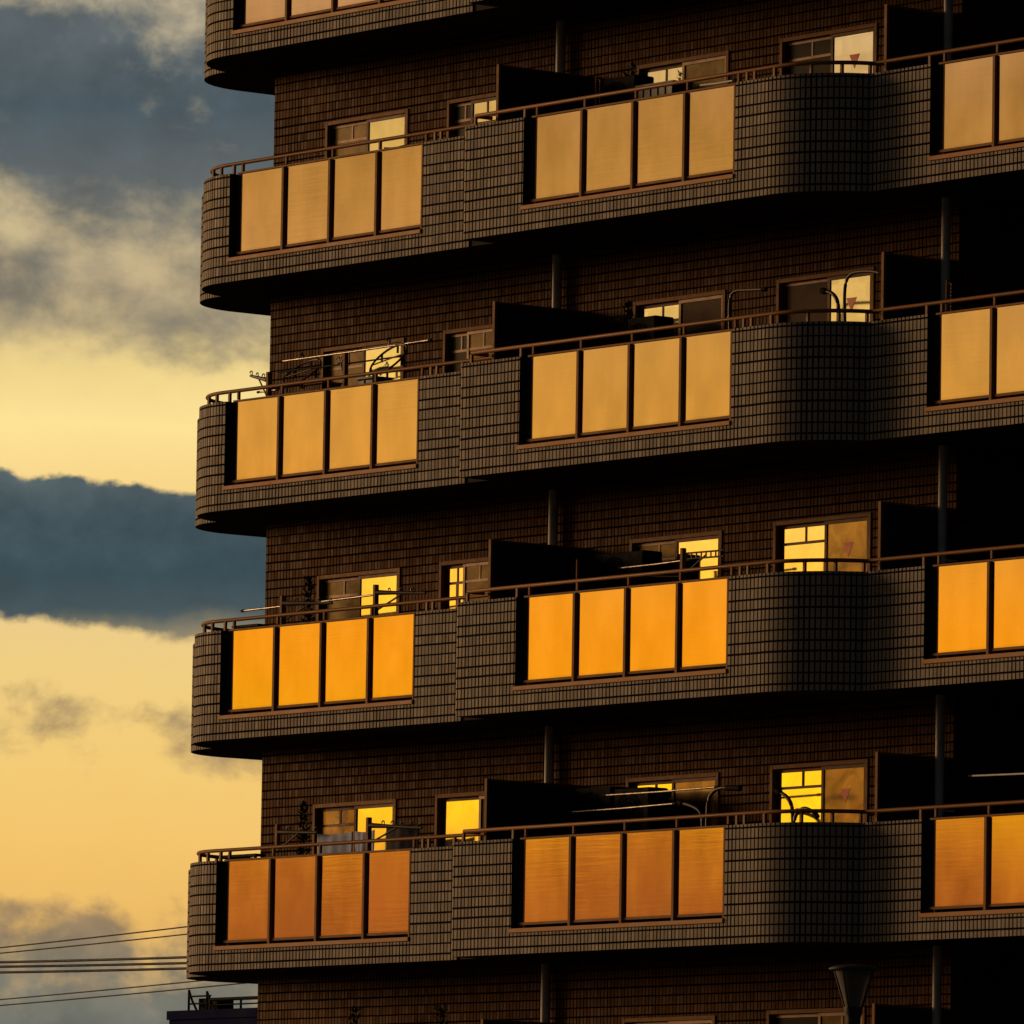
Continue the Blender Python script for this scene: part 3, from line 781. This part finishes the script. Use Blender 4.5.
dens = t.ramp(t.lin(edge, LO, HI), [(tt_(v), c) for v, c in (
    (9.8, .5), (9.2, .52), (8.85, .60), (8.6, .78), (8.35, .98), (7.9, .98), (7.72, .70), (7.35, .50), (6.9, .62), (6.62, .5), (6.4, .1), (5.88, .0), (5.79, .75), (5.7, 1.0), (5.15, 1.0), (4.97, .85), (4.81, .2),
    (4.65, .0), (4.55, .2), (4.4, .5), (4.15, .53), (3.98, .26), (3.8, .22), (3.5, .16), (3.25, .3), (3.06, .62), (2.8, .66), (2.6, .74), (2.35, .9), (2.1, 1.0))])
dd = t.m('ADD', dens, t.m('MULTIPLY', t.m('SUBTRACT', n1, .5), 1.2))
hi = t.ss(V, 6.2, 6.7)
dm = t.m('ADD', t.m('MULTIPLY', t.ss(dd, .40, .76), t.m('SUBTRACT', 1, hi)), t.m('MULTIPLY', t.ss(dd, .28, .84), hi))
ccol = t.ramp(t.lin(Vw, LO, HI), [(tt_(v), srgb(*c)) for v, c in (
    (9.6, (98, 104, 106)), (8.6, (88, 97, 101)), (8.1, (76, 89, 96)), (7.6, (96, 101, 101)), (7.0, (122, 117, 105)), (6.5, (150, 140, 116)), (5.85, (92, 104, 106)), (5.5, (68, 84, 91)), (5.15, (58, 76, 84)),
    (4.9, (70, 84, 88)), (4.78, (130, 124, 104)), (4.6, (190, 160, 110)), (4.2, (160, 136, 102)), (3.4, (190, 155, 100)), (3.0, (158, 132, 98)), (2.6, (122, 118, 104)), (2.1, (108, 112, 106)))])
ck = t.m('MULTIPLY', t.lin(n2, .3, .7, .86, 1.16), t.lin(n3, .3, .7, .92, 1.08))
ccol = t.mix(1.0, ccol, t.vec(ck, ck, ck), 'MULTIPLY')
skyA = t.mix(dm, clear, ccol)

# the part of the sky the facade mirrors: the sunset itself, over a bank of haze
nb = t.noise(t.vec(t.m('MULTIPLY', az, .55), t.m('MULTIPLY', el, 1.1), 5.5), .9, 6, .5, .3)
Vb = t.m('ADD', el, t.m('MULTIPLY', t.m('SUBTRACT', nb, .5), .45))
BS = 2.0
skyB = t.ramp(t.lin(Vb, LO, HI), [(tt_(v), (c[0] / BS, c[1] / BS, c[2] / BS, 1)) for v, c in (
    (9.8, (.85, .60, .28)), (8.8, (.95, .66, .36)), (8.25, (.64, .40, .105)), (7.75, (.80, .51, .12)), (7.2, (.98, .62, .22)), (6.6, (1.0, .66, .155)), (6.15, (1.2, .74, .145)), (5.7, (1.18, .72, .15)), (5.2, (1.5, .76, .06)), (4.8, (1.75, .78, .022)), (4.4, (1.75, .80, .015)), (4.0, (1.45, .92, .012)), (3.86, (1.32, .76, .015)), (3.70, (1.06, .45, .03)), (3.25, (.92, .32, .05)), (2.9, (.80, .28, .055)), (2.2, (.40, .16, .05)))])
nl = t.noise(t.vec(t.m('MULTIPLY', az, 1.9), t.m('MULTIPLY', el, 2.1), 2.5), 1.2, 4, .5, .2)
lk = t.m('ADD', 1, t.m('MULTIPLY', t.m('SUBTRACT', t.lin(nl, .36, .62, .34, 1.22), 1), t.lin(t.ss(el, 3.7, 3.35), 0, 1, .24, 1)))
skyB = t.mix(1.0, skyB, t.vec(lk, lk, lk), 'MULTIPLY')
skyB = t.mix(1.0, skyB, (BS, BS, BS, 1), 'MULTIPLY')
mab = t.ss(az, 162, 192)
low = t.mix(mab, skyA, skyB)
# falls off away from the sunset quarter and upwards
ca = t.m('COSINE', t.m('MULTIPLY', t.m('SUBTRACT', az, 190), PI / 180))
west = t.m('MULTIPLY', t.ss(az, 112, 136), t.ss(az, 250, 226))
east_c = t.mix(t.ss(el, 0, 50), (.034, .035, .039, 1), (.034, .038, .045, 1))
low = t.mix(west, east_c, low)
nish = t.node('ShaderNodeTexSky', sky_type='NISHITA')
SUN_AZ, SUN_EL = 202.0, 9.0
nish.sun_disc = False; nish.sun_elevation = R(SUN_EL); nish.sun_rotation = R(90 - SUN_AZ)
nish.air_density = 2; nish.dust_density = 4
up = t.mix(1.0, nish.outputs[0], (.02, .02, .02, 1), 'MULTIPLY')
cov = t.noise(d, 3, 6, .6)
up = t.mix(t.ss(cov, .35, .6), up, (.030, .034, .040, 1))
fin = t.mix(t.ss(el, 9.6, 18), low, up)
t.put(bgn.inputs[0], fin); bgn.inputs[1].default_value = 1.0

# ------------------------------------------------------------------ sun
sd = bpy.data.lights.new('Sun', 'SUN'); so = bpy.data.objects.new('Sun', sd); COL.objects.link(so)
sd.energy = 2.0; sd.angle = R(16); sd.color = (1, .57, .26)
sv = Vector((cos(R(SUN_AZ)) * cos(R(SUN_EL)), sin(R(SUN_AZ)) * cos(R(SUN_EL)), sin(R(SUN_EL))))
so.rotation_euler = sv.to_track_quat('Z', 'Y').to_euler()

# ------------------------------------------------------------------ camera
cd = bpy.data.cameras.new('Camera'); co = bpy.data.objects.new('Camera', cd); COL.objects.link(co)
cd.sensor_width = 36; cd.lens = 36 * 9000 / 1024; cd.clip_start = 1; cd.clip_end = 9000
r_ = Vector((0.61708419, 0.78672792, 0.0163183)); u_ = Vector((0.06671005, -0.0729656, 0.99510089)); f_ = Vector((-0.78406433, 0.61297243, 0.09750858))
mm = Matrix((r_, u_, -f_)).transposed().to_4x4(); mm.translation = Vector((91.1628, -66.8575, 1.6))
co.matrix_world = mm
scene.camera = co
scene.render.resolution_x = scene.render.resolution_y = 1024
scene.view_settings.view_transform = 'Standard'; scene.view_settings.look = 'None'
scene.view_settings.exposure = 0; scene.view_settings.gamma = 1
